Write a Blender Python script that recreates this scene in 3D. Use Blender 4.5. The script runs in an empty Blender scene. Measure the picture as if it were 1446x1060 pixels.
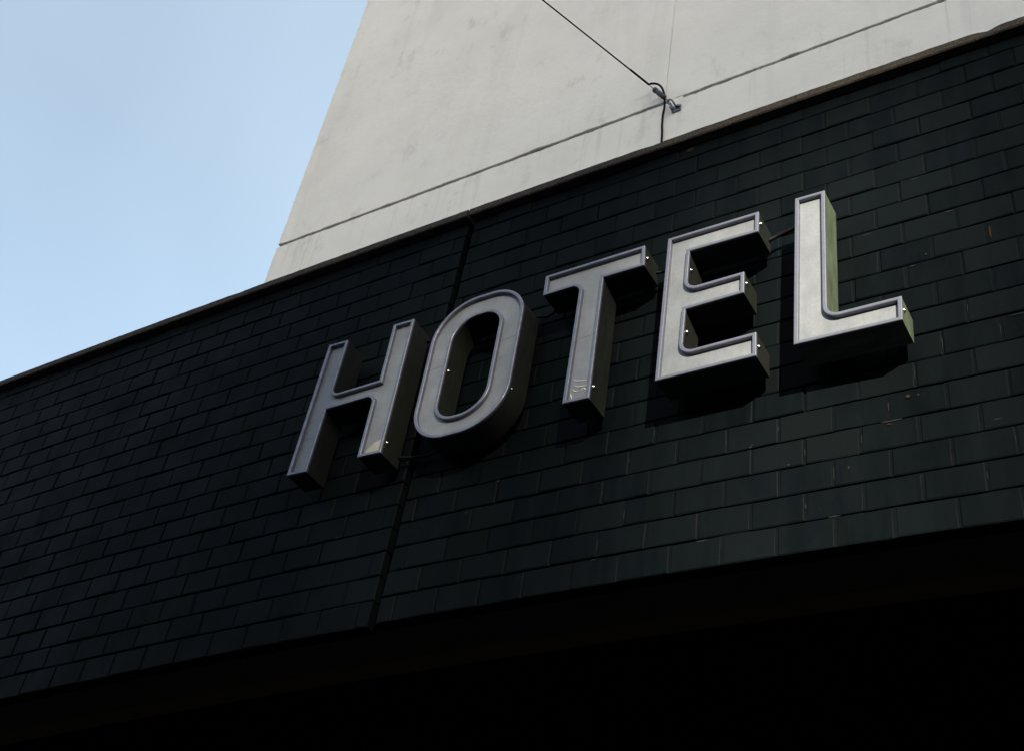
import bpy, bmesh, math, random
from mathutils import Vector, Matrix, noise
random.seed(7)
S = bpy.context.scene
U = 0.172            # one brick course in metres; the building is drawn in courses
Z0 = 5.087           # height of the underside of the brickwork above the pavement

# ------------------------------------------------------------------ camera
cam = bpy.data.cameras.new('camera')
cam.sensor_width = 36.0
cam.lens = 1802.93 / 1446 * 36
cam.clip_start = 0.05
cam.clip_end = 3000
co = bpy.data.objects.new('camera', cam)
S.collection.objects.link(co)
X = Vector((0.85184975, 0.504971, 0.13912687))
F = Vector((-0.46729711, 0.61269143, 0.63737165))
Up = Vector((0.23661236, -0.60795846, 0.75789254))
m = Matrix((X, Up, -F)).transposed().to_4x4()
m.translation = Vector((26.250901 * U, -28.920954 * U, -20.271275 * U + Z0))
co.matrix_world = m
S.camera = co

# ------------------------------------------------------------------ sky, sun, exposure
SUN_EL, SUN_AZ = 16.0, 145.0         # azimuth clockwise from +Y
W = bpy.data.worlds.new('World')
S.world = W
W.use_nodes = True
nt = W.node_tree
bg = nt.nodes['Background']
sky = nt.nodes.new('ShaderNodeTexSky')
sky.sky_type = 'NISHITA'
sky.sun_disc = False
sky.sun_elevation = math.radians(SUN_EL)
sky.sun_rotation = math.radians(SUN_AZ)
sky.air_density, sky.dust_density, sky.ozone_density = 1.0, 2.6, 1.0
# thin milky veil of high cloud over the blue
geo = nt.nodes.new('ShaderNodeTexCoord')
nz = nt.nodes.new('ShaderNodeTexNoise')
nz.inputs['Scale'].default_value = 2.2
nz.inputs['Detail'].default_value = 3
nz.inputs['Distortion'].default_value = 0.6
nt.links.new(geo.outputs['Generated'], nz.inputs['Vector'])
mr = nt.nodes.new('ShaderNodeMapRange')
mr.inputs['From Min'].default_value = 0.3
mr.inputs['From Max'].default_value = 0.7
mr.inputs['To Min'].default_value = 0.85
mr.inputs['To Max'].default_value = 1.15
nt.links.new(nz.outputs[0], mr.inputs['Value'])
vs = nt.nodes.new('ShaderNodeVectorMath')
vs.operation = 'SCALE'
vs.inputs[0].default_value = (1.14, 1.36, 1.42)
vd = nt.nodes.new('ShaderNodeVectorMath')      # the veil is thicker over the white building
vd.operation = 'DOT_PRODUCT'
vd.inputs[1].default_value = (-0.196, 0.539, 0.819)
nt.links.new(geo.outputs['Generated'], vd.inputs[0])
mv = nt.nodes.new('ShaderNodeMapRange')
mv.inputs['From Min'].default_value = 0.80
mv.inputs['From Max'].default_value = 0.96
mv.inputs['To Min'].default_value = 0.88
mv.inputs['To Max'].default_value = 1.16
nt.links.new(vd.outputs['Value'], mv.inputs['Value'])
mm_ = nt.nodes.new('ShaderNodeMath')
mm_.operation = 'MULTIPLY'
nt.links.new(mr.outputs[0], mm_.inputs[0])
nt.links.new(mv.outputs[0], mm_.inputs[1])
nt.links.new(mm_.outputs[0], vs.inputs['Scale'])
va = nt.nodes.new('ShaderNodeVectorMath')
va.operation = 'ADD'
vk = nt.nodes.new('ShaderNodeVectorMath')
vk.operation = 'SCALE'
vk.inputs['Scale'].default_value = 0.75
nt.links.new(sky.outputs[0], vk.inputs[0])
nt.links.new(vk.outputs[0], va.inputs[0])
nt.links.new(vs.outputs[0], va.inputs[1])
nt.links.new(va.outputs[0], bg.inputs[0])
bg.inputs[1].default_value = 0.1

sl = bpy.data.lights.new('sun', 'SUN')
sl.energy = 4.9
sl.angle = math.radians(0.8)
sl.color = (1.0, 0.90, 0.66)
so = bpy.data.objects.new('sun', sl)
S.collection.objects.link(so)
e, a = math.radians(SUN_EL), math.radians(SUN_AZ)
SV = Vector((math.cos(e) * math.sin(a), math.cos(e) * math.cos(a), math.sin(e)))
so.rotation_euler = SV.to_track_quat('Z', 'Y').to_euler()
so.location = (20, -30, 40)

vw = S.view_settings
vw.view_transform = 'Standard'
vw.look = 'None'
vw.gamma = 1
vw.use_curve_mapping = False
vw.exposure = 1.52

# ------------------------------------------------------------------ helpers
def wall_y(x):       # the brick front bows very slightly
    return 0.000364 * (max(-35.0, min(35.0, x)) - 0.03) ** 2

def sag(x, z):       # and its courses dip a little towards the ends
    xx = max(-30.0, min(30.0, x))
    return (0.06 - 0.23 * (xx / 19.0) ** 2) * (1 - z / 13.5)

def P(x, y, z):      # courses -> metres
    return Vector((x * U, y * U, z * U + Z0))

def W_(x, y, z):     # the same, following the bow and dip of the brick front
    return P(x, y + wall_y(x), z + sag(x, z))

def empty(name, loc=(0, 0, 0), label=None, cat=None, group=None, kind=None):
    o = bpy.data.objects.new(name, None)
    S.collection.objects.link(o)
    o.location = loc
    tag(o, label, cat, group, kind)
    return o

def tag(o, label=None, cat=None, group=None, kind=None):
    if label: o['label'] = label
    if cat: o['category'] = cat
    if group: o['group'] = group
    if kind: o['kind'] = kind
    return o

def build(name, bm, mats, parent=None, smooth=False):
    me = bpy.data.meshes.new(name)
    bmesh.ops.recalc_face_normals(bm, faces=bm.faces[:])
    bm.to_mesh(me)
    bm.free()
    for mm in (mats if isinstance(mats, (list, tuple)) else [mats]):
        me.materials.append(mm)
    if smooth:
        for p in me.polygons: p.use_smooth = True
    o = bpy.data.objects.new(name, me)
    S.collection.objects.link(o)
    if parent is not None:
        o.parent = parent
        if parent.type == 'EMPTY':
            o.matrix_parent_inverse = Matrix.Translation(-Vector(parent.location))
    return o

def add_box(bm, lo, hi, f=P, mi=0):
    v = [bm.verts.new(f(x, y, z)) for x in (lo[0], hi[0]) for y in (lo[1], hi[1]) for z in (lo[2], hi[2])]
    for q in ((0, 1, 3, 2), (4, 6, 7, 5), (0, 4, 5, 1), (2, 3, 7, 6), (0, 2, 6, 4), (1, 5, 7, 3)):
        bm.faces.new([v[i] for i in q]).material_index = mi

def spline(pts, n=8):
    out = []
    p = [Vector(q) for q in pts]
    p = [p[0] * 2 - p[1]] + p + [p[-1] * 2 - p[-2]]
    for i in range(1, len(p) - 2):
        for k in range(n):
            t = k / n
            a0, a1, a2, a3 = p[i - 1], p[i], p[i + 1], p[i + 2]
            out.append(0.5 * ((2 * a1) + (a2 - a0) * t + (2 * a0 - 5 * a1 + 4 * a2 - a3) * t * t + (3 * a1 - a0 - 3 * a2 + a3) * t ** 3))
    out.append(p[-2])
    return out

def add_tube(bm, pts, r, seg=8, mi=0):
    pts = [Vector(p) for p in pts]
    rr = r if isinstance(r, (list, tuple)) else [r] * len(pts)
    rings = []
    n = None
    for i, p in enumerate(pts):
        t = (pts[min(i + 1, len(pts) - 1)] - pts[max(i - 1, 0)]).normalized()
        if n is None:
            n = t.orthogonal().normalized()
        else:
            n = (n - t * n.dot(t)).normalized()
        b = t.cross(n)
        rings.append([bm.verts.new(p + (n * math.cos(2 * math.pi * k / seg) + b * math.sin(2 * math.pi * k / seg)) * rr[i]) for k in range(seg)])
    for i in range(len(rings) - 1):
        for k in range(seg):
            f = bm.faces.new((rings[i][k], rings[i][(k + 1) % seg], rings[i + 1][(k + 1) % seg], rings[i + 1][k]))
            f.smooth = True
            f.material_index = mi
    bm.faces.new(rings[0][::-1]).material_index = mi
    bm.faces.new(rings[-1]).material_index = mi

# ------------------------------------------------------------------ materials
def mat(name, base, rough=0.6, metal=0.0, spec=0.5):
    mm = bpy.data.materials.new(name)
    mm.use_nodes = True
    b = mm.node_tree.nodes['Principled BSDF']
    b.inputs['Base Color'].default_value = (*base, 1)
    b.inputs['Roughness'].default_value = rough
    b.inputs['Metallic'].default_value = metal
    b.inputs['Specular IOR Level'].default_value = spec
    return mm

class G:             # small node-graph builder
    def __init__(s, mm):
        s.t = mm.node_tree
        s.b = s.t.nodes['Principled BSDF']
        s.co = s.t.nodes.new('ShaderNodeTexCoord').outputs['Object']
    def scale(s, v):
        n = s.t.nodes.new('ShaderNodeMapping')
        n.inputs['Scale'].default_value = v
        s.t.links.new(s.co, n.inputs['Vector'])
        return n.outputs[0]
    def noise(s, sc, det=5, rough=0.6, vec=None, dist=0):
        n = s.t.nodes.new('ShaderNodeTexNoise')
        n.inputs['Scale'].default_value = sc
        n.inputs['Detail'].default_value = det
        n.inputs['Roughness'].default_value = rough
        n.inputs['Distortion'].default_value = dist
        s.t.links.new(vec if vec is not None else s.co, n.inputs['Vector'])
        return n.outputs[0]
    def rng(s, v, a, b, c, d, smooth=False):
        n = s.t.nodes.new('ShaderNodeMapRange')
        if smooth: n.interpolation_type = 'SMOOTHSTEP'
        for k, q in zip(('From Min', 'From Max', 'To Min', 'To Max'), (a, b, c, d)):
            n.inputs[k].default_value = q
        s.t.links.new(v, n.inputs['Value'])
        return n.outputs[0]
    def math(s, op, a, b):
        n = s.t.nodes.new('ShaderNodeMath')
        n.operation = op
        for i, q in enumerate((a, b)):
            if isinstance(q, (int, float)): n.inputs[i].default_value = q
            else: s.t.links.new(q, n.inputs[i])
        return n.outputs[0]
    def mix(s, fac, a, b):
        n = s.t.nodes.new('ShaderNodeMix')
        n.data_type = 'RGBA'
        for i, q in ((0, fac), (6, a), (7, b)):
            if isinstance(q, (int, float)): n.inputs[i].default_value = q
            elif isinstance(q, tuple): n.inputs[i].default_value = (*q, 1)
            else: s.t.links.new(q, n.inputs[i])
        return n.outputs[2]
    def attr(s, name):
        n = s.t.nodes.new('ShaderNodeAttribute')
        n.attribute_name = name
        return n.outputs['Fac']
    def bump(s, h, strength, dist):
        n = s.t.nodes.new('ShaderNodeBump')
        n.inputs['Strength'].default_value = strength
        n.inputs['Distance'].default_value = dist
        s.t.links.new(h, n.inputs['Height'])
        s.t.links.new(n.outputs[0], s.b.inputs['Normal'])
    def base(s, c): s.t.links.new(c, s.b.inputs['Base Color'])
    def rough(s, c): s.t.links.new(c, s.b.inputs['Roughness'])

M_brick = mat('dark_painted_brick', (.004, .005, .006), .5, 0, .02)
g = G(M_brick)
streak = g.noise(1.0, 6, .65, g.scale((7, 7, 1.1)))
blot = g.noise(2.3, 6, .6)
fine = g.noise(90, 4, .6)
tone = g.attr('tone')
c = g.mix(g.rng(streak, .35, .68, 0, 1), (.0012, .0021, .0034), (.0028, .0044, .0060))
c = g.mix(g.rng(blot, .4, .7, 0, .55), c, (.0024, .0040, .0046))
c = g.mix(g.rng(tone, 0, 1, .0, .75), c, (.0036, .0052, .0064))
# grey scuffs and efflorescence on the paint
scuff = g.math('MULTIPLY', g.rng(g.noise(16, 8, .75), .62, .74, 0, 1), g.rng(g.noise(3, 3, .5), .5, .65, 0, .35))
c = g.mix(scuff, c, (.016, .018, .018))
g.base(c)
g.rough(g.rng(blot, .3, .7, .38, .62))
g.bump(g.math('ADD', g.math('MULTIPLY', fine, .35), g.noise(24, 5, .6)), .55, .004)

M_mortar = mat('dark_painted_mortar', (.003, .004, .005), .7, 0, .02)
g = G(M_mortar)
g.base(g.mix(g.rng(g.noise(6, 6, .7), .35, .7, 0, 1), (.0018, .0028, .004), (.0032, .0046, .0058)))
g.bump(g.noise(60, 5, .7), .8, .005)
M_pale = mat('pale_chips_and_lit_edges', (.0105, .0135, .0135), .8, 0, .05)  # real chips, and the light caught on perpend edges, painted
M_rust = mat('rust_orange_stain', (.020, .0085, .006), .8, 0, .1)
M_seal = mat('black_joint_sealant', (.0006, .0006, .0007), .8, 0, 0)

M_coping = mat('weathered_concrete_coping', (.06, .05, .044), .9, 0, .2)
g = G(M_coping)
n1 = g.noise(70, 6, .75)
c = g.mix(g.rng(n1, .35, .68, 0, 1), (.016, .013, .012), (.085, .072, .064))
c = g.mix(g.rng(g.noise(5, 5, .6), .45, .7, 0, .7), c, (.024, .019, .017))
g.base(c)
g.bump(n1, 1.0, .012)

M_soffit = mat('dark_soffit_board', (.006, .0048, .004), .8, 0, .1)
g = G(M_soffit)
g.base(g.mix(g.noise(3, 5, .6), (.022, .018, .015), (.05, .04, .032)))
M_trim = mat('brown_soffit_trim', (.012, .009, .005), .7, 0, .1)
g = G(M_trim)
g.base(g.mix(g.noise(2, 5, .6, g.scale((1, 12, 12))), (.032, .025, .016), (.07, .052, .03)))
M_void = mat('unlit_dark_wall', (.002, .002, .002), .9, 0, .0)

M_render = mat('white_painted_render', (.66, .65, .63), .85, 0, .25)
g = G(M_render)
c = g.mix(g.rng(g.noise(.9, 6, .6), .35, .7, 0, 1), (.86, .84, .81), (.79, .77, .742))
st = g.noise(1.0, 6, .62, g.scale((3.4, 3.4, .35)), .4)
c = g.mix(g.rng(st, .50, .74, 0, .42), c, (.66, .64, .61))
sm = g.math('MULTIPLY', g.rng(g.noise(5.5, 8, .72, g.scale((1, 1, .6))), .54, .72, 0, 1), g.rng(g.noise(1.1, 3, .5), .45, .62, 0, .6))
c = g.mix(sm, c, (.52, .50, .475))
sx_ = g.t.nodes.new('ShaderNodeSeparateXYZ')
g.t.links.new(g.co, sx_.inputs[0])
zw = sx_.outputs['Z']
drip = g.math('MULTIPLY', g.rng(g.noise(1.0, 4, .7, g.scale((11, 11, .25))),   .56, .70, 0, .26), g.math('MULTIPLY', g.rng(zw, 9.2, 10.5, 0, 1, True), g.rng(zw, 10.62, 10.66, 1, .12)))
c = g.mix(drip, c, (.40, .375, .34))
c = g.mix(g.math('MULTIPLY', g.rng(g.noise(60, 6, .8), .45, .75, 0, .5), g.rng(g.noise(2.2, 5, .6), .4, .62, 0, 1)), c, (.63, .61, .575))
sp = g.rng(g.noise(42, 4, .7), .69, .75, 0, .45)
c = g.mix(sp, c, (.42, .40, .38))
g.base(c)
g.bump(g.math('ADD', g.noise(9, 7, .7), g.math('MULTIPLY', g.noise(120, 4, .6), .25)), .35, .012)
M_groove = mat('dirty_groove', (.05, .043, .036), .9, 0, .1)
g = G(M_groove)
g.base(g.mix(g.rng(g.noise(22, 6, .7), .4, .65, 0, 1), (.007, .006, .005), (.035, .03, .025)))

M_face = mat('dusty_opal_acrylic', (.26, .26, .25), .38, 0, .4)
g = G(M_face)
c = g.mix(g.rng(g.noise(4, 8, .75), .36, .66, 0, 1), (.178, .190, .222), (.122, .134, .162))
c = g.mix(g.rng(g.noise(1, 6, .65, g.scale((22, 22, 1.6))), .5, .75, 0, .5), c, (.115, .125, .145))
c = g.mix(g.rng(g.noise(210, 3, .8), .6, .7, 0, .5), c, (.21, .22, .24))
c = g.mix(g.rng(g.noise(130, 3, .7), .5, .72, 0, .7), c, (.10, .108, .125))
g.base(c)
g.rough(g.rng(g.noise(6, 5, .6), .3, .7, .3, .55))
g.bump(g.noise(7, 4, .5), .25, .01)

M_rim = mat('grey_trim_metal', (.16, .165, .20), .42, .5, .4)
g = G(M_rim)
n1 = g.noise(30, 6, .7)
g.base(g.mix(g.rng(n1, .35, .7, 0, 1), (.150, .160, .215), (.105, .112, .15)))
g.rough(g.rng(n1, .3, .7, .36, .55))
M_ret = mat('dull_dark_sheet_metal', (.015, .017, .016), .4, 0, .25)
M_ret_lit = mat('sheet_metal_lit_green', (.05, .062, .048), .4, 0, .25)  # lighter green copy for the L: glow on its lit side painted in
for mm_, lo_c, hi_c in ((M_ret_lit, (.030, .040, .030), (.075, .098, .072)), (M_ret, (.006, .007, .0066), (.013, .0155, .014))):
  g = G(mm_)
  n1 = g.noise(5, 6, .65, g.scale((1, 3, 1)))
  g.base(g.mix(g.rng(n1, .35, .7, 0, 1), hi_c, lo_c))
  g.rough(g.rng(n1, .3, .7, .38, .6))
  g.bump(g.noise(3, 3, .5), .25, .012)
M_screw = mat('bright_zinc_screw', (.85, .85, .82), .18, 1.0)
M_cable = mat('black_rubber_cable', (.002, .002, .0025), .6, 0, .1)
M_zinc = mat('galvanised_steel', (.35, .37, .42), .4, .8)
g = G(M_zinc)
g.base(g.mix(g.rng(g.noise(45, 5, .7), .35, .65, 0, 1), (.26, .29, .36), (.05, .055, .07)))
M_ceram = mat('dark_strain_clamp', (.035, .037, .045), .5, .2)
M_film = mat('clear_wrinkled_film', (.55, .55, .54), .15, 0, .8)

# ------------------------------------------------------------------ ground, road, pavement
def sheet(name, x0, x1, y0, y1, z, mm):
    bm = bmesh.new()
    bm.faces.new([bm.verts.new(p) for p in ((x0, y0, z), (x1, y0, z), (x1, y1, z), (x0, y1, z))])
    return tag(build(name, bm, mm), kind='structure')
M_ground = mat('asphalt_ground', (.05, .05, .05), .9)
g = G(M_ground)
g.base(g.mix(g.noise(40, 6, .7), (.028, .028, .029), (.055, .055, .054)))
M_paving = mat('concrete_paving', (.12, .115, .11), .9)
g = G(M_paving)
g.base(g.mix(g.noise(6, 6, .7), (.045, .043, .04), (.075, .072, .068)))
sheet('ground', -600, 600, -600, 600, -0.14, M_ground)
bm = bmesh.new()
add_box(bm, (-60, -6.2, -.30), (60, 3.6, 0), f=lambda x, y, z: Vector((x, y, z)))
tag(build('pavement', bm, M_paving), kind='structure')

# ------------------------------------------------------------------ brick front of the hotel
front = empty('brick_facade', P(0, 0, 0), 'dark painted brick front wall that carries the letters, under a brown concrete coping', 'brick wall')
BW = 1.69
def joint_x(z): return 0.40 + (z - 10) * 0.0165

def brick_panel(side):
    bm = bmesh.new()
    tone = bm.faces.layers.float.new('tone')
    rnd = random.Random(11 if side < 0 else 23)
    XE = 76.0 if side < 0 else 56.0
    def brick(x0, x1, z0, z1, t, fz):
        j = lambda s: rnd.uniform(-s, s)
        ch, dy = .045, .022
        y = j(.016)
        tl, tr = j(.014), j(.014)
        zz = [z0 + j(.016), z1 + j(.016), z1 + j(.016), z0 + j(.016)]
        xs = [x0 + j(.012), x0 + j(.012), x1 + j(.012), x1 + j(.012)]
        sx = [1, 1, -1, -1]; sz = [1, -1, -1, 1]
        ty = [tl, tl, tr, tr]
        fr = [bm.verts.new(W_(xs[i] + sx[i] * ch, y + ty[i] + j(.003), zz[i] + sz[i] * ch)) for i in range(4)]
        md = [bm.verts.new(W_(xs[i] + sx[i] * ch * .12, y + dy, zz[i] + sz[i] * ch * .12)) for i in range(4)]
        bk = [bm.verts.new(W_(xs[i] + sx[i] * ch * .12, .55, zz[i] + sz[i] * ch * .12)) for i in range(4)]
        fs = [bm.faces.new(fr)]
        for i in range(4):
            k = (i + 1) % 4
            fs.append(bm.faces.new((fr[i], fr[k], md[k], md[i])))
            fs.append(bm.faces.new((md[i], md[k], bk[k], bk[i])))
        for f in fs:
            f[tone] = t
    for row in range(20):
        z0, z1 = row + (.034 if row else 0), row + 1 - .016
        if side < 0:
            base = -.47 + .014 * row - (0 if row % 2 == 0 else BW / 2)
            lim = joint_x(row + .5) - .17
            xs = [lim]
            k = 0
            while xs[-1] > -XE:
                xx = base - BW * k + rnd.uniform(-.03, .03)
                k += 1
                if xx < lim - .25: xs.append(xx)
            xs = xs[::-1]
            dz = -.05
        else:
            base = 1.05 + (0 if row % 2 == 0 else BW / 2)
            lim = joint_x(row + .5) + .17
            xs = [lim]
            k = 0
            while xs[-1] < XE:
                xx = base + BW * k + rnd.uniform(-.03, .03)
                k += 1
                if xx > lim + .25: xs.append(xx)
            dz = 0
        for i in range(len(xs) - 1):
            gp = .028
            t = rnd.random() ** 2
            brick(xs[i] + (gp if i else 0), xs[i + 1] - (gp if i < len(xs) - 2 else 0), z0 + dz, z1 + dz, t, row)
            if i:      # the perpend, painted over and nearly flush
                yy = rnd.choice((.010, .016, .022, .035, .055))
                n0 = len(bm.faces)
                add_box(bm, (xs[i] - .05, yy, z0 + dz + .01), (xs[i] + .05, .5, z1 + dz - .01), f=W_, mi=1)
        # raked bed joint, its depth wandering along the course
    if side < 0: xa, xb = -XE, None
    n = 160
    for row in range(0, 20):
        za = row - .06
        zb = row + .08
        if row == 0: continue
        x_j = joint_x(row) + (-.17 if side < 0 else .17)
        x_e = -XE if side < 0 else XE
        prev = None
        for i in range(n + 1):
            x = x_j + (x_e - x_j) * i / n
            q = .5 + .5 * noise.noise(Vector((x * .7, row * 3.7, side * 9.1)))
            y = .028 + .10 * q
            dz = -.05 if side < 0 else 0
            v = [bm.verts.new(W_(x, y, za + dz)), bm.verts.new(W_(x, y, zb + dz))]
            if prev:
                f = bm.faces.new((prev[0], v[0], v[1], prev[1]))
                f.material_index = 1
            prev = v
    # chips, scuffs and rust marks in the paint, thin flakes on the surface
    def flake(x, z, w, h, mi, tilt=0.0):
        k = 9
        vs = []
        for i in range(k):
            an = 2 * math.pi * i / k
            rr = rnd.uniform(.55, 1.0)
            px, pz = math.cos(an) * w * rr, math.sin(an) * h * rr
            vs.append(bm.verts.new(W_(x + px + pz * tilt, -.016, z + pz + px * tilt * .1)))
        f = bm.faces.new(vs)
        f.material_index = mi
    if side > 0:
        for q in ((19.44, 10.25, .06, .05, 2), (21.42, 10.5, .035, .36, 3), (18.54, 4.74, .07, .09, 3), (18.84, 4.72, .05, .04, 3),
                  (18.05, 3.97, .42, .035, 2), (17.95, 3.86, .10, .03, 3), (4.42, 4.92, .07, .07, 3), (10.85, 19.45, .18, .11, 3),
                  (11.33, 15.83, .05, .04, 2), (13.68, 4.05, .06, .05, 2), (13.74, 4.12, .03, .04, 3), (20.3, 11.88, .16, .04, 2),
                  (19.3, 13.88, .14, .04, 2), (3.3, 3.86, .16, .035, 2), (3.85, 3.9, .14, .03, 2), (17.6, 11.86, .22, .03, 2),
                  (20.9, 3.3, .18, .03, 2), (12.2, .93, .28, .03, 2), (16.25, 1.0, .2, .025, 2), (13.8, 6.9, .05, .05, 3),
                  (19.0, 9.9, .14, .03, 2), (16.7, 2.6, .05, .05, 3), (21.9, 6.9, .3, .025, 2), (22.3, 18.1, .3, .03, 3),
                  (8.6, .93, .12, .03, 2), (14.9, 3.1, .04, .05, 2)):
            flake(*q)
        # painted catch-light: pale vertical edges on some of the flush perpends
        for row in range(1, 9):
            for k in range(4, 13):
                if rnd.random() < .35:
                    x = 1.05 + (0 if row % 2 == 0 else BW / 2) + BW * k
                    flake(x + rnd.uniform(-.03, .02), row + .5 + rnd.uniform(-.1, .1), .02, rnd.uniform(.12, .34), 2)
    else:
        for q in ((-2.3, 4.02, .22, .03, 2), (-14.2, 3.92, .1, .03, 2), (-6.2, 8.6, .07, .05, 2), (-9.9, 2.05, .13, .03, 2), (-3.74, .06, .05, .04, 2), (-2.1, .07, .05, .04, 2), (-5.4, .05, .07, .03, 2)):
            flake(*q)
    o = build('brick_panel', bm, [M_brick, M_mortar, M_pale, M_rust], front)
    return o
brick_panel(-1)
brick_panel(1)

bm = bmesh.new()       # sealant in the movement joint, set back
n = 24
prev = None
for i in range(n + 1):
    z = 20.0 * i / n
    w = .19 + .02 * noise.noise(Vector((z * .8, 3, 1)))
    row = [bm.verts.new(W_(joint_x(z) + sx * w, yy, z)) for sx, yy in ((-1, .5), (-1, .34), (1, .36), (1, .5))]
    if prev:
        for k in range(3): bm.faces.new((prev[k], prev[k + 1], row[k + 1], row[k]))
    prev = row
build('joint_sealant', bm, M_seal, front)

bm = bmesh.new()       # solid wall behind the brick skin
for x0 in range(-76, 56, 4):
    add_box(bm, (x0, .5, .15), (x0 + 4, 1.2, 19.75), f=W_)
build('backing_wall', bm, M_void, front)

def coping(x0, x1, seed):
    bm = bmesh.new()
    n = int(abs(x1 - x0) / .12)
    prev = None
    for i in range(n + 1):
        x = x0 + (x1 - x0) * i / n
        j = .030 * noise.noise(Vector((x * 1.1, seed, 0))) + .022 * noise.noise(Vector((x * 4.5, seed, 4)))
        k = .020 * noise.noise(Vector((x * 2.3, seed, 8)))
        chip = .12 * math.exp(-((x - 22.35) / .28) ** 2) if seed > 1 else 0
        chip += .05 * math.exp(-((x - 9.4) / .4) ** 2) + .04 * math.exp(-((x + 12.6) / .5) ** 2)
        prof = [(1.3, 19.72), (-.33, 19.72), (-.38 + k * .5, 19.77 + k), (-.39 + k * .5, 20.08 + j * .6 - chip), (-.345 + chip * .7, 20.14 + j - chip), (1.3, 20.26)]
        row = [bm.verts.new(P(x, wall_y(x) + py, pz + sag(x, 20) * .4)) for py, pz in prof]
        if prev:
            for q in range(6):
                bm.faces.new((prev[q], prev[(q + 1) % 6], row[(q + 1) % 6], row[q]))
        else:
            bm.faces.new(row)
        prev = row
    bm.faces.new(prev[::-1])
    build('coping_stone', bm, M_coping, front)
coping(-76, .50, 1)
coping(.62, 56, 2)

bm = bmesh.new()
add_box(bm, (-76, .6, 19.2), (56, 90, 19.6))
build('roof_deck', bm, M_coping, front)
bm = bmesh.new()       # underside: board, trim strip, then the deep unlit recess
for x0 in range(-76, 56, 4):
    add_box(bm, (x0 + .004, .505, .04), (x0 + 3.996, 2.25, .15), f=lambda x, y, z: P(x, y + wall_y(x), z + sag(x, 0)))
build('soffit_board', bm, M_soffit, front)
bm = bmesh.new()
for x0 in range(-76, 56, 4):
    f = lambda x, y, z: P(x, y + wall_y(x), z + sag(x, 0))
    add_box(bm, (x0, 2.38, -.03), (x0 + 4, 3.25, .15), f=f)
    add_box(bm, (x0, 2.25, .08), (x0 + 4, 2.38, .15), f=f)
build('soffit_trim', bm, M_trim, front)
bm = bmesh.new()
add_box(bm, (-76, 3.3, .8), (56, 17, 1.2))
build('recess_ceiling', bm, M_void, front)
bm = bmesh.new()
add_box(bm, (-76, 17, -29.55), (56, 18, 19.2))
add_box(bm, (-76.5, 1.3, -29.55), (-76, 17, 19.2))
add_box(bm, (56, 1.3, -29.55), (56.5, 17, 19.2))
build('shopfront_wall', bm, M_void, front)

# ------------------------------------------------------------------ white building behind
tower = empty('rendered_building', P(20, 6, 18), 'tall white rendered building rising behind the dark brick wall', 'building')
YB = 6.0
GZ, GX = 32.13, 6.03
bm = bmesh.new()
def panel(x0, x1, z0, z1, jb, jt, y=YB):
    n = max(2, int((x1 - x0) / .06))
    if not (jb or jt): n = 2
    prev = None
    for i in range(n + 1):
        x = x0 + (x1 - x0) * i / n
        a_ = jb * (.035 * noise.noise(Vector((x * 1.7, 1.3, z0))) + .035 * noise.noise(Vector((x * 6, 4.3, z0))) + .09 * max(0, noise.noise(Vector((x * .9, 9, z0)))) + .025 * noise.noise(Vector((x * 14, 2.3, z0))))
        b_ = jt * (.045 * noise.noise(Vector((x * 1.9, 2.3, z1))) + .02 * noise.noise(Vector((x * 7, 5.3, z1))))
        gap = 0
        row = [bm.verts.new(P(x, y + yy, zz)) for yy, zz in ((0, z0 + a_ + .03), (0, z1 + b_ - .03), (.03, z1 + b_), (.5, z1 + b_), (.5, z0 + a_), (.03, z0 + a_))]
        if prev:
            for q in range(6): bm.faces.new((prev[q], prev[(q + 1) % 6], row[(q + 1) % 6], row[q]))
        else: bm.faces.new(row)
        prev = row
    bm.faces.new(prev[::-1])
XL, XR = -19.42, 70
gh = .105
panel(XL, GX - .03, 15, GZ - gh, 0, 1)
panel(GX + .03, XR, 15, GZ - gh, 0, 1)
panel(XL, GX - .03, GZ + gh, 95, 1, 0)
panel(GX + .03, XR, GZ + gh, 95, 1, 0, YB + .02)
add_box(bm, (GX - .04, YB + .035, 15.1), (GX + .04, YB + .4, GZ - gh - .06))
add_box(bm, (GX - .04, YB + .075, GZ + gh + .1), (GX + .04, YB + .4, 94.9))
add_box(bm, (XL + .02, YB + .45, 15), (XR, YB + 80, 95))
# mortar bridging the groove where the cable fixing was made
add_box(bm, (6.15, YB + .03, GZ - gh - .03), (7.0, YB + .3, GZ + gh * .9))
build('wall', bm, M_render, tower)
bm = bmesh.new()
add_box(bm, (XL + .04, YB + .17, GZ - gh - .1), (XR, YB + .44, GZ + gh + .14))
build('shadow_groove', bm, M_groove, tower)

# ------------------------------------------------------------------ the five letters
YF, YBK = -1.483, -.35

def fillet(pts):
    out = []
    n = len(pts)
    for i in range(n):
        p = Vector(pts[i][:2])
        r = pts[i][2] if len(pts[i]) > 2 else 0
        if not r:
            out.append(p); continue
        a_ = (Vector(pts[i - 1][:2]) - p).normalized()
        b_ = (Vector(pts[(i + 1) % n][:2]) - p).normalized()
        h = math.acos(max(-1, min(1, a_.dot(b_)))) / 2
        L = r / math.tan(h)
        cc = p + (a_ + b_).normalized() * (r / math.sin(h))
        s0, s1 = p + a_ * L - cc, p + b_ * L - cc
        ang = math.atan2(s0.x * s1.y - s0.y * s1.x, s0.dot(s1))
        K = max(10, int(abs(ang) * r * 11))
        for k in range(K + 1):
            t = ang * k / K
            out.append(cc + Vector((s0.x * math.cos(t) - s0.y * math.sin(t), s0.x * math.sin(t) + s0.y * math.cos(t))))
    return out

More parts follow.
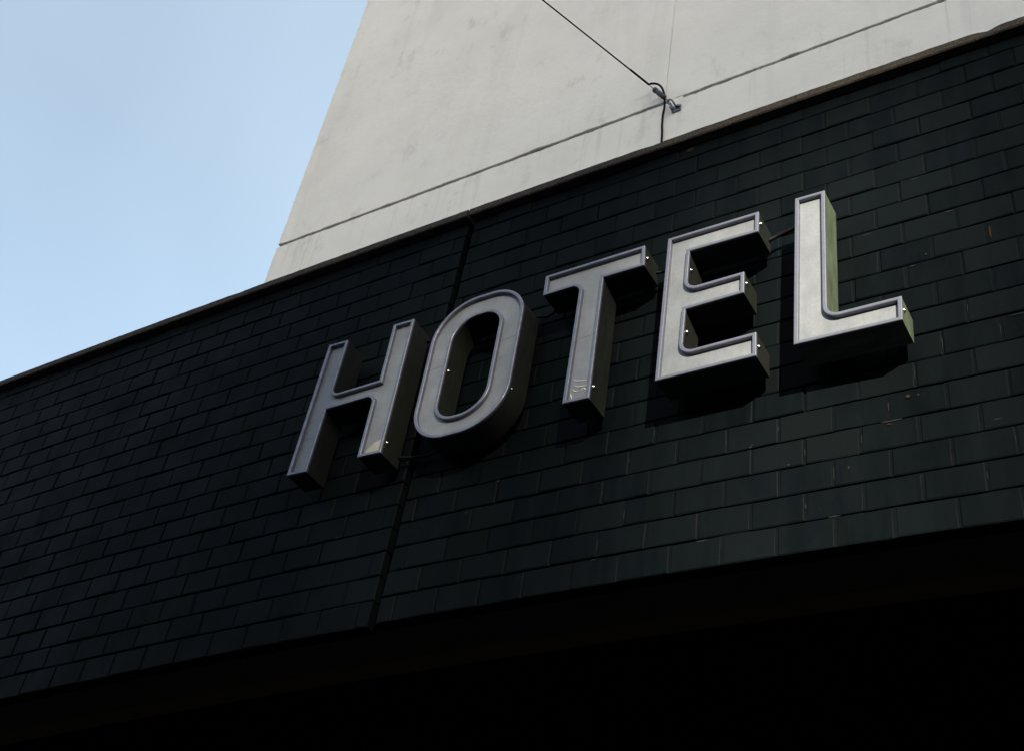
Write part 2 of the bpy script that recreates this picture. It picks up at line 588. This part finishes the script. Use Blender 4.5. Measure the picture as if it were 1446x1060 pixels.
def inset(loop, d):    # loop counter-clockwise: moves inwards for d > 0
    n = len(loop)
    out = []
    for i in range(n):
        p0, p1, p2 = loop[i - 1], loop[i], loop[(i + 1) % n]
        e1, e2 = (p1 - p0).normalized(), (p2 - p1).normalized()
        n1, n2 = Vector((-e1.y, e1.x)), Vector((-e2.y, e2.x))
        mm = (n1 + n2)
        mm = mm / max(.3, mm.dot(n1))
        out.append(p1 + mm * d)
    return out

def ring_verts(bm, loop, y):
    return [bm.verts.new(P(p.x, y, p.y)) for p in loop]

def strip(bm, a_, b_):
    n = len(a_)
    for i in range(n):
        bm.faces.new((a_[i], a_[(i + 1) % n], b_[(i + 1) % n], b_[i]))

def fill(bm, rings):
    ed = []
    for r in rings:
        for i in range(len(r)):
            e_ = bm.edges.get((r[i], r[(i + 1) % len(r)])) or bm.edges.new((r[i], r[(i + 1) % len(r)]))
            ed.append(e_)
    bmesh.ops.triangle_fill(bm, use_beauty=True, use_dissolve=False, edges=ed)

def letter(label, loops, screws, legs, seams=(), ret=None):
    """loops: outer counter-clockwise, then holes clockwise, in courses"""
    xs = [p.x for p in loops[0]]; zs = [p.y for p in loops[0]]
    root = empty('sign_letter', P((min(xs) + max(xs)) / 2, YBK, min(zs)), label, 'sign letter', 'raised letters of the hotel sign')
    RW, RD = .118, .16
    # sheet-metal return with its back
    bm = bmesh.new()
    backs = []
    for lp in loops:
        f0, f1 = ring_verts(bm, lp, YF + .02), ring_verts(bm, lp, YBK)
        strip(bm, f0, f1)
        backs.append(f1)
    fill(bm, backs)
    build('letter_return', bm, ret or M_ret, root)
    # rim: rolled edge round the face
    bm = bmesh.new()
    for lp in loops:
        o0 = ring_verts(bm, inset(lp, -.012), YF + .10)
        o1 = ring_verts(bm, inset(lp, -.012), YF + .015)
        o2 = ring_verts(bm, inset(lp, .006), YF)
        i0 = ring_verts(bm, inset(lp, RW - .02), YF)
        i1 = ring_verts(bm, inset(lp, RW), YF + .02)
        i2 = ring_verts(bm, inset(lp, RW), YF + RD + .02)
        for a_, b_ in ((o0, o1), (o1, o2), (o2, i0), (i0, i1), (i1, i2)): strip(bm, a_, b_)
    build('trim_rim', bm, M_rim, root)
    # opal face, set back inside the rim
    bm = bmesh.new()
    fill(bm, [ring_verts(bm, inset(lp, RW - .03), YF + RD) for lp in loops])
    face = build('face_panel', bm, M_face, root)
    for x0, x1, z0, z1 in seams:
        bm = bmesh.new()
        v = [(x0, z0 - .012), (x1, z1 - .012), (x1, z1 + .012), (x0, z0 + .012)]
        fr = [bm.verts.new(P(x, YF + RD - .006, z)) for x, z in v]
        bk = [bm.verts.new(P(x, YF + RD + .01, z)) for x, z in v]
        bm.faces.new(fr)
        for i in range(4): bm.faces.new((fr[i], fr[(i + 1) % 4], bk[(i + 1) % 4], bk[i]))
        build('seam', bm, M_seam, face)
    # cap screws through the return, near the face
    for x, z, nx, nz_ in screws:
        bm = bmesh.new()
        c_ = P(x, YF + .25, z)
        nn = Vector((nx, 0, nz_)).normalized()
        bmesh.ops.create_uvsphere(bm, u_segments=12, v_segments=8, radius=.055 * U)
        for v in bm.verts:
            v.co = c_ + (v.co if v.co.length else v.co) + nn * .012 * U
        add_tube(bm, [c_ - nn * .02 * U, c_ + nn * .02 * U], .075 * U, 10)
        build('screw', bm, M_screw, root, True)
    for x, z in legs:      # spacers that hold it off the bricks
        bm = bmesh.new()
        add_tube(bm, [P(x, YBK - .01, z), P(x, wall_y(x) + .03, z)], .09 * U, 10)
        build('standoff', bm, M_ret, root)
    return root, face

M_seam = mat('grey_panel_seam', (.13, .13, .125), .6)

H = fillet([(-4.32, 6.33), (-3.39, 6.30), (-3.33, 9.27), (-1.0, 9.29, .36), (-.98, 6.34), (.06, 6.30), (.05, 12.84), (-.93, 12.86), (-.90, 9.98), (-3.28, 9.95, .40), (-3.23, 12.82), (-4.19, 12.87)])
Oo = fillet([(1.25, 6.28, 1.55), (5.25, 6.28, 1.85), (5.26, 12.97, 1.55), (1.24, 12.97, 1.85)])
Oi = fillet([(2.19, 7.13, .85), (4.30, 7.13, 1.05), (4.30, 11.96, .80), (2.19, 11.96, 1.05)])[::-1]
T = fillet([(7.60, 6.35), (8.59, 6.31), (8.54, 11.90), (10.16, 11.88), (10.11, 12.87), (6.05, 12.89), (6.07, 11.91), (7.62, 11.91, .38)])
E_ = fillet([(11.02, 6.29), (14.44, 6.25), (14.42, 7.21), (11.87, 7.22, .42), (11.90, 9.12), (13.96, 9.13), (13.95, 10.06), (11.89, 10.07, .42), (11.90, 11.88), (14.41, 11.81), (14.41, 12.77), (11.05, 12.82)])
L_ = fillet([(15.67, 6.29), (18.96, 6.17), (18.98, 7.09), (16.70, 7.13, .42), (16.73, 12.79), (15.73, 12.83)])
lh, fh = letter('letter H, first letter of the sign, its face the darkest and bluest grey', [H], [(.06, 6.88, 1, 0)],
                [(-3.8, 7.2), (-3.8, 12.2), (-.45, 7.2), (-.45, 12.2)], [(-4.17, -3.5, 8.08, 8.02)])
lo_, fo = letter('rounded letter O standing between the letters H and T', [Oo, Oi], [(2.19, 9.65, 1, 0), (5.20, 7.88, 1, -.15)],
                 [(1.7, 9.6), (4.8, 9.6), (3.2, 6.7), (3.2, 12.5)], [(1.39, 2.06, 9.88, 9.93), (4.43, 5.12, 10.35, 10.42)])
lt, ft = letter('letter T with crumpled film at the foot of its stem', [T], [(10.14, 12.42, 1, 0), (8.585, 6.95, 1, 0)],
                [(6.6, 12.4), (9.6, 12.4), (8.1, 7.0)], [(7.76, 8.40, 9.3, 9.32)])
le, fe = letter('pale letter E with three arms, beside the last letter L', [E_], [(14.41, 12.40, 1, 0), (11.90, 11.15, 1, 0), (13.955, 9.73, 1, 0), (11.90, 8.28, 1, 0), (14.43, 6.80, 1, 0)],
                [(11.5, 12.3), (11.5, 6.8), (13.9, 12.3), (13.9, 6.8)])
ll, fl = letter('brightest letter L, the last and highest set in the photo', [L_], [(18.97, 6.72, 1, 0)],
                [(16.2, 12.2), (16.2, 6.8), (18.4, 6.7)], ret=M_ret_lit)

# crumpled film in the foot of the T: glossy creases
bm = bmesh.new()
yf = YF + .16
for pts in ([(7.80, 7.44), (7.95, 7.33), (8.2, 7.27), (8.42, 7.22)], [(7.82, 7.18), (8.0, 7.06), (8.2, 7.02), (8.43, 7.04)],
            [(7.80, 7.00), (7.93, 6.88), (8.08, 6.82)], [(8.14, 6.83), (8.26, 6.92), (8.34, 6.84), (8.44, 6.90)], [(7.77, 6.84), (7.80, 6.72), (7.84, 6.58)]):
    sp = spline([P(x, yf - .005, z) for x, z in pts], 6)
    k = len(sp)
    add_tube(bm, sp, [(.004 + .019 * math.sin(math.pi * i / (k - 1))) * U for i in range(k)], 8)
build('film_crease', bm, M_film, ft, True)
bm = bmesh.new()
vs = [bm.verts.new(P(x, y, z)) for x, y, z in ((-.84, yf - .004, 6.50), (-.10, yf - .004, 6.47), (-.10, yf - .03, 7.05), (-.45, yf - .05, 6.92), (-.72, yf - .02, 6.72))]
bm.faces.new(vs)
M_peel = mat('peeling_pale_film', (.30, .285, .25), .5)
build('peeling_film', bm, M_peel, fh)

# ------------------------------------------------------------------ cables
def cable(name, label, pts, r, group=None, n=8):
    bm = bmesh.new()
    sp = spline(pts, n)
    add_tube(bm, sp, r, 8)
    o = build(name, bm, M_cable)
    tag(o, label, 'cable', group)
    return o
gl = 'cables linking the letters'
cable('power_cable', 'short black cable between the tops of the letters H and O', [P(.04, -.45, 12.50), P(.4, -.34, 12.56), P(.95, -.3, 12.68), P(1.9, -.42, 12.6)], .055 * U, gl)
cable('power_cable', 'short black cable between the feet of the letters H and O', [P(.04, -.45, 6.78), P(.6, -.25, 6.80), P(1.4, -.25, 6.74), P(2.3, -.42, 6.9)], .055 * U, gl)
cable('power_cable', 'black cable rising from the letter O to the bar of the letter T', [P(5.18, -.45, 12.05), P(5.5, -.25, 12.1), P(5.9, -.25, 12.30), P(6.5, -.42, 12.4)], .055 * U, gl)
cable('power_cable', 'short black cable between the bar of the letter T and the letter E', [P(10.10, -.5, 12.40), P(10.45, -.35, 12.50), P(10.8, -.35, 12.52), P(11.3, -.45, 12.4)], .055 * U, gl)
cable('power_cable', 'thickest black cable, between the letters E and L', [P(14.38, -.5, 12.30), P(14.6, -.42, 12.47), P(14.95, -.40, 12.58), P(15.35, -.42, 12.60), P(15.75, -.5, 12.72)], .075 * U, gl)

# overhead cable, its clamp and the wall bracket it is tied to
ov = empty('overhead_cable', P(6, 5.7, 32), 'thin black cable strung to the white building, looped above the coping', 'cable')
bm = bmesh.new()
A = P(5.20, 5.62, 33.62)
far = P(-53.8, -116.8, 55.6)
ln = []
for i in range(41):
    t = i / 40
    ln.append(A.lerp(far, t) - Vector((0, 0, .2 * t * (1 - t))))
loop = [A, P(5.32, 5.60, 33.60), P(5.52, 5.62, 33.53), P(5.78, 5.64, 33.30), P(6.00, 5.66, 32.87), P(6.13, 5.70, 32.25), P(6.14, 5.80, 31.55), P(6.05, 5.88, 31.0), P(6.05, 5.90, 30.2), P(6.11, 5.90, 29.0), P(6.12, 5.90, 25), P(6.1, 5.9, 19.7)]
add_tube(bm, ln, .040 * U, 8)
build('cable_span', bm, M_cable, ov)
bm = bmesh.new()
add_tube(bm, spline(loop, 8), .058 * U, 8)
add_tube(bm, [A, A.lerp(far, .009)], .058 * U, 8)
build('cable_tail', bm, M_cable, ov)
bm = bmesh.new()
c0, c1 = P(5.55, 5.55, 32.98), P(6.20, 5.68, 32.03)
add_tube(bm, [A, c0], .02 * U, 6)
d = c1 - c0
add_tube(bm, [c0, c0 + d * .06, c0 + d * .1, c0 + d * .22, c0 + d * .26, c0 + d * .38, c0 + d * .44, c0 + d * .94, c1], [.06 * U, .12 * U, .15 * U, .15 * U, .11 * U, .12 * U, .145 * U, .13 * U, .05 * U], 10)
add_tube(bm, [c1, P(6.42, 5.72, 31.65)], .03 * U, 6)
build('strain_clamp', bm, M_ceram, ov)

br = empty('wall_bracket', P(6.75, 5.98, 31.2), 'small galvanised bracket with a hook bolted to the white wall below the groove', 'bracket')
bm = bmesh.new()
add_box(bm, (6.50, 5.93, 31.0), (6.98, 6.0, 31.45))
add_box(bm, (6.52, 5.62, 31.03), (6.57, 5.93, 31.42))
build('plate', bm, M_zinc, br)
bm = bmesh.new()
add_tube(bm, spline([P(6.75, 5.95, 31.3), P(6.72, 5.7, 31.35), P(6.6, 5.62, 31.6), P(6.42, 5.66, 31.75), P(6.34, 5.72, 31.66), P(6.42, 5.76, 31.52)], 6), .045 * U, 8)
build('hook', bm, M_zinc, br)
bm = bmesh.new()
add_tube(bm, [P(6.86, 5.95, 31.30), P(6.86, 5.82, 31.30)], .08 * U, 6)
build('bolt', bm, M_zinc, br)

# ------------------------------------------------------------------ added sun blocker in the shape of offices, out of frame: its
# gap and slit are placed to pattern the low sun on the sign
ob = empty('sun_blocker', (0, 0, 0), 'added unseen sun blocker, shaped as two grey towers joined by a bridge', 'building')
ca, sa_ = math.cos(math.radians(35)), math.sin(math.radians(35))
def R(u, v, z):        # u across the sun, v towards the sun
    return Vector((u * ca + v * sa_, u * sa_ - v * ca, z))
M_sun_blocker = mat('sun_blocker_concrete', (.22, .21, .20), .8)
g = G(M_sun_blocker)
g.base(g.mix(g.noise(.5, 5, .6), (.18, .175, .17), (.26, .25, .24)))
M_pane = mat('blocker_glass', (.03, .035, .04), .2)
GL, GR, GT = 1.35, 3.11, 39.85
for u0, u1 in ((-45, .06), (GR, 45)):
    bm = bmesh.new()
    add_box(bm, (u0, 100, -.1), (u1, 112, 47), f=R)
    t_ = build('sun_blocker_block', bm, M_sun_blocker, ob)
    bm = bmesh.new()
    for k in range(12):
        add_box(bm, (u0 + 1.5, 99.85, 2 + k * 3.7), (u1 - 1.5, 99.98, 4.2 + k * 3.7), f=R)
    build('blocker_window_band', bm, M_pane, t_)
bm = bmesh.new()
add_box(bm, (.34, 100, -.1), (GL, 112, 47), f=R)     # added fin; the slit beside it lets some sun reach the H and O
build('sun_blocker_fin', bm, M_sun_blocker, ob)
bm = bmesh.new()
add_box(bm, (.063, 100.2, GT), (.337, 111.8, 46.9), f=R)
build('sun_blocker_slit_cap', bm, M_sun_blocker, ob)
bm = bmesh.new()
add_box(bm, (GL + .003, 100.2, GT), (GR - .003, 111.8, 46.8), f=R)
build('sun_blocker_gap_cap', bm, M_sun_blocker, ob)

# low row added out of frame across the street to block low sky light
tr_ = empty('sky_blocker', (0, -24, 0), 'added unseen sky blocker, shaped as a low dark brick terrace', 'building')
M_sky_blocker = mat('sky_blocker_brick', (.06, .045, .038), .9)
g = G(M_sky_blocker)
g.base(g.mix(g.noise(2, 5, .6), (.045, .034, .03), (.075, .058, .048)))
I = lambda x, y, z: Vector((x, y, z))
bm = bmesh.new()
add_box(bm, (-70, -34, -.1), (80, -24, 10.8), f=I)
wl_ = build('wall', bm, M_sky_blocker, tr_)
bm = bmesh.new()
add_box(bm, (-70.2, -34.2, 10.8), (80.2, -23.8, 11.1), f=I)
build('sky_blocker_parapet', bm, M_coping, tr_)
for lv in range(3):
    bm = bmesh.new()
    add_box(bm, (-68.5, -24.03, 1.2 + lv * 3.3), (78.5, -23.97, 3.1 + lv * 3.3), f=I)
    build('blocker_window_band', bm, M_pane, wl_)
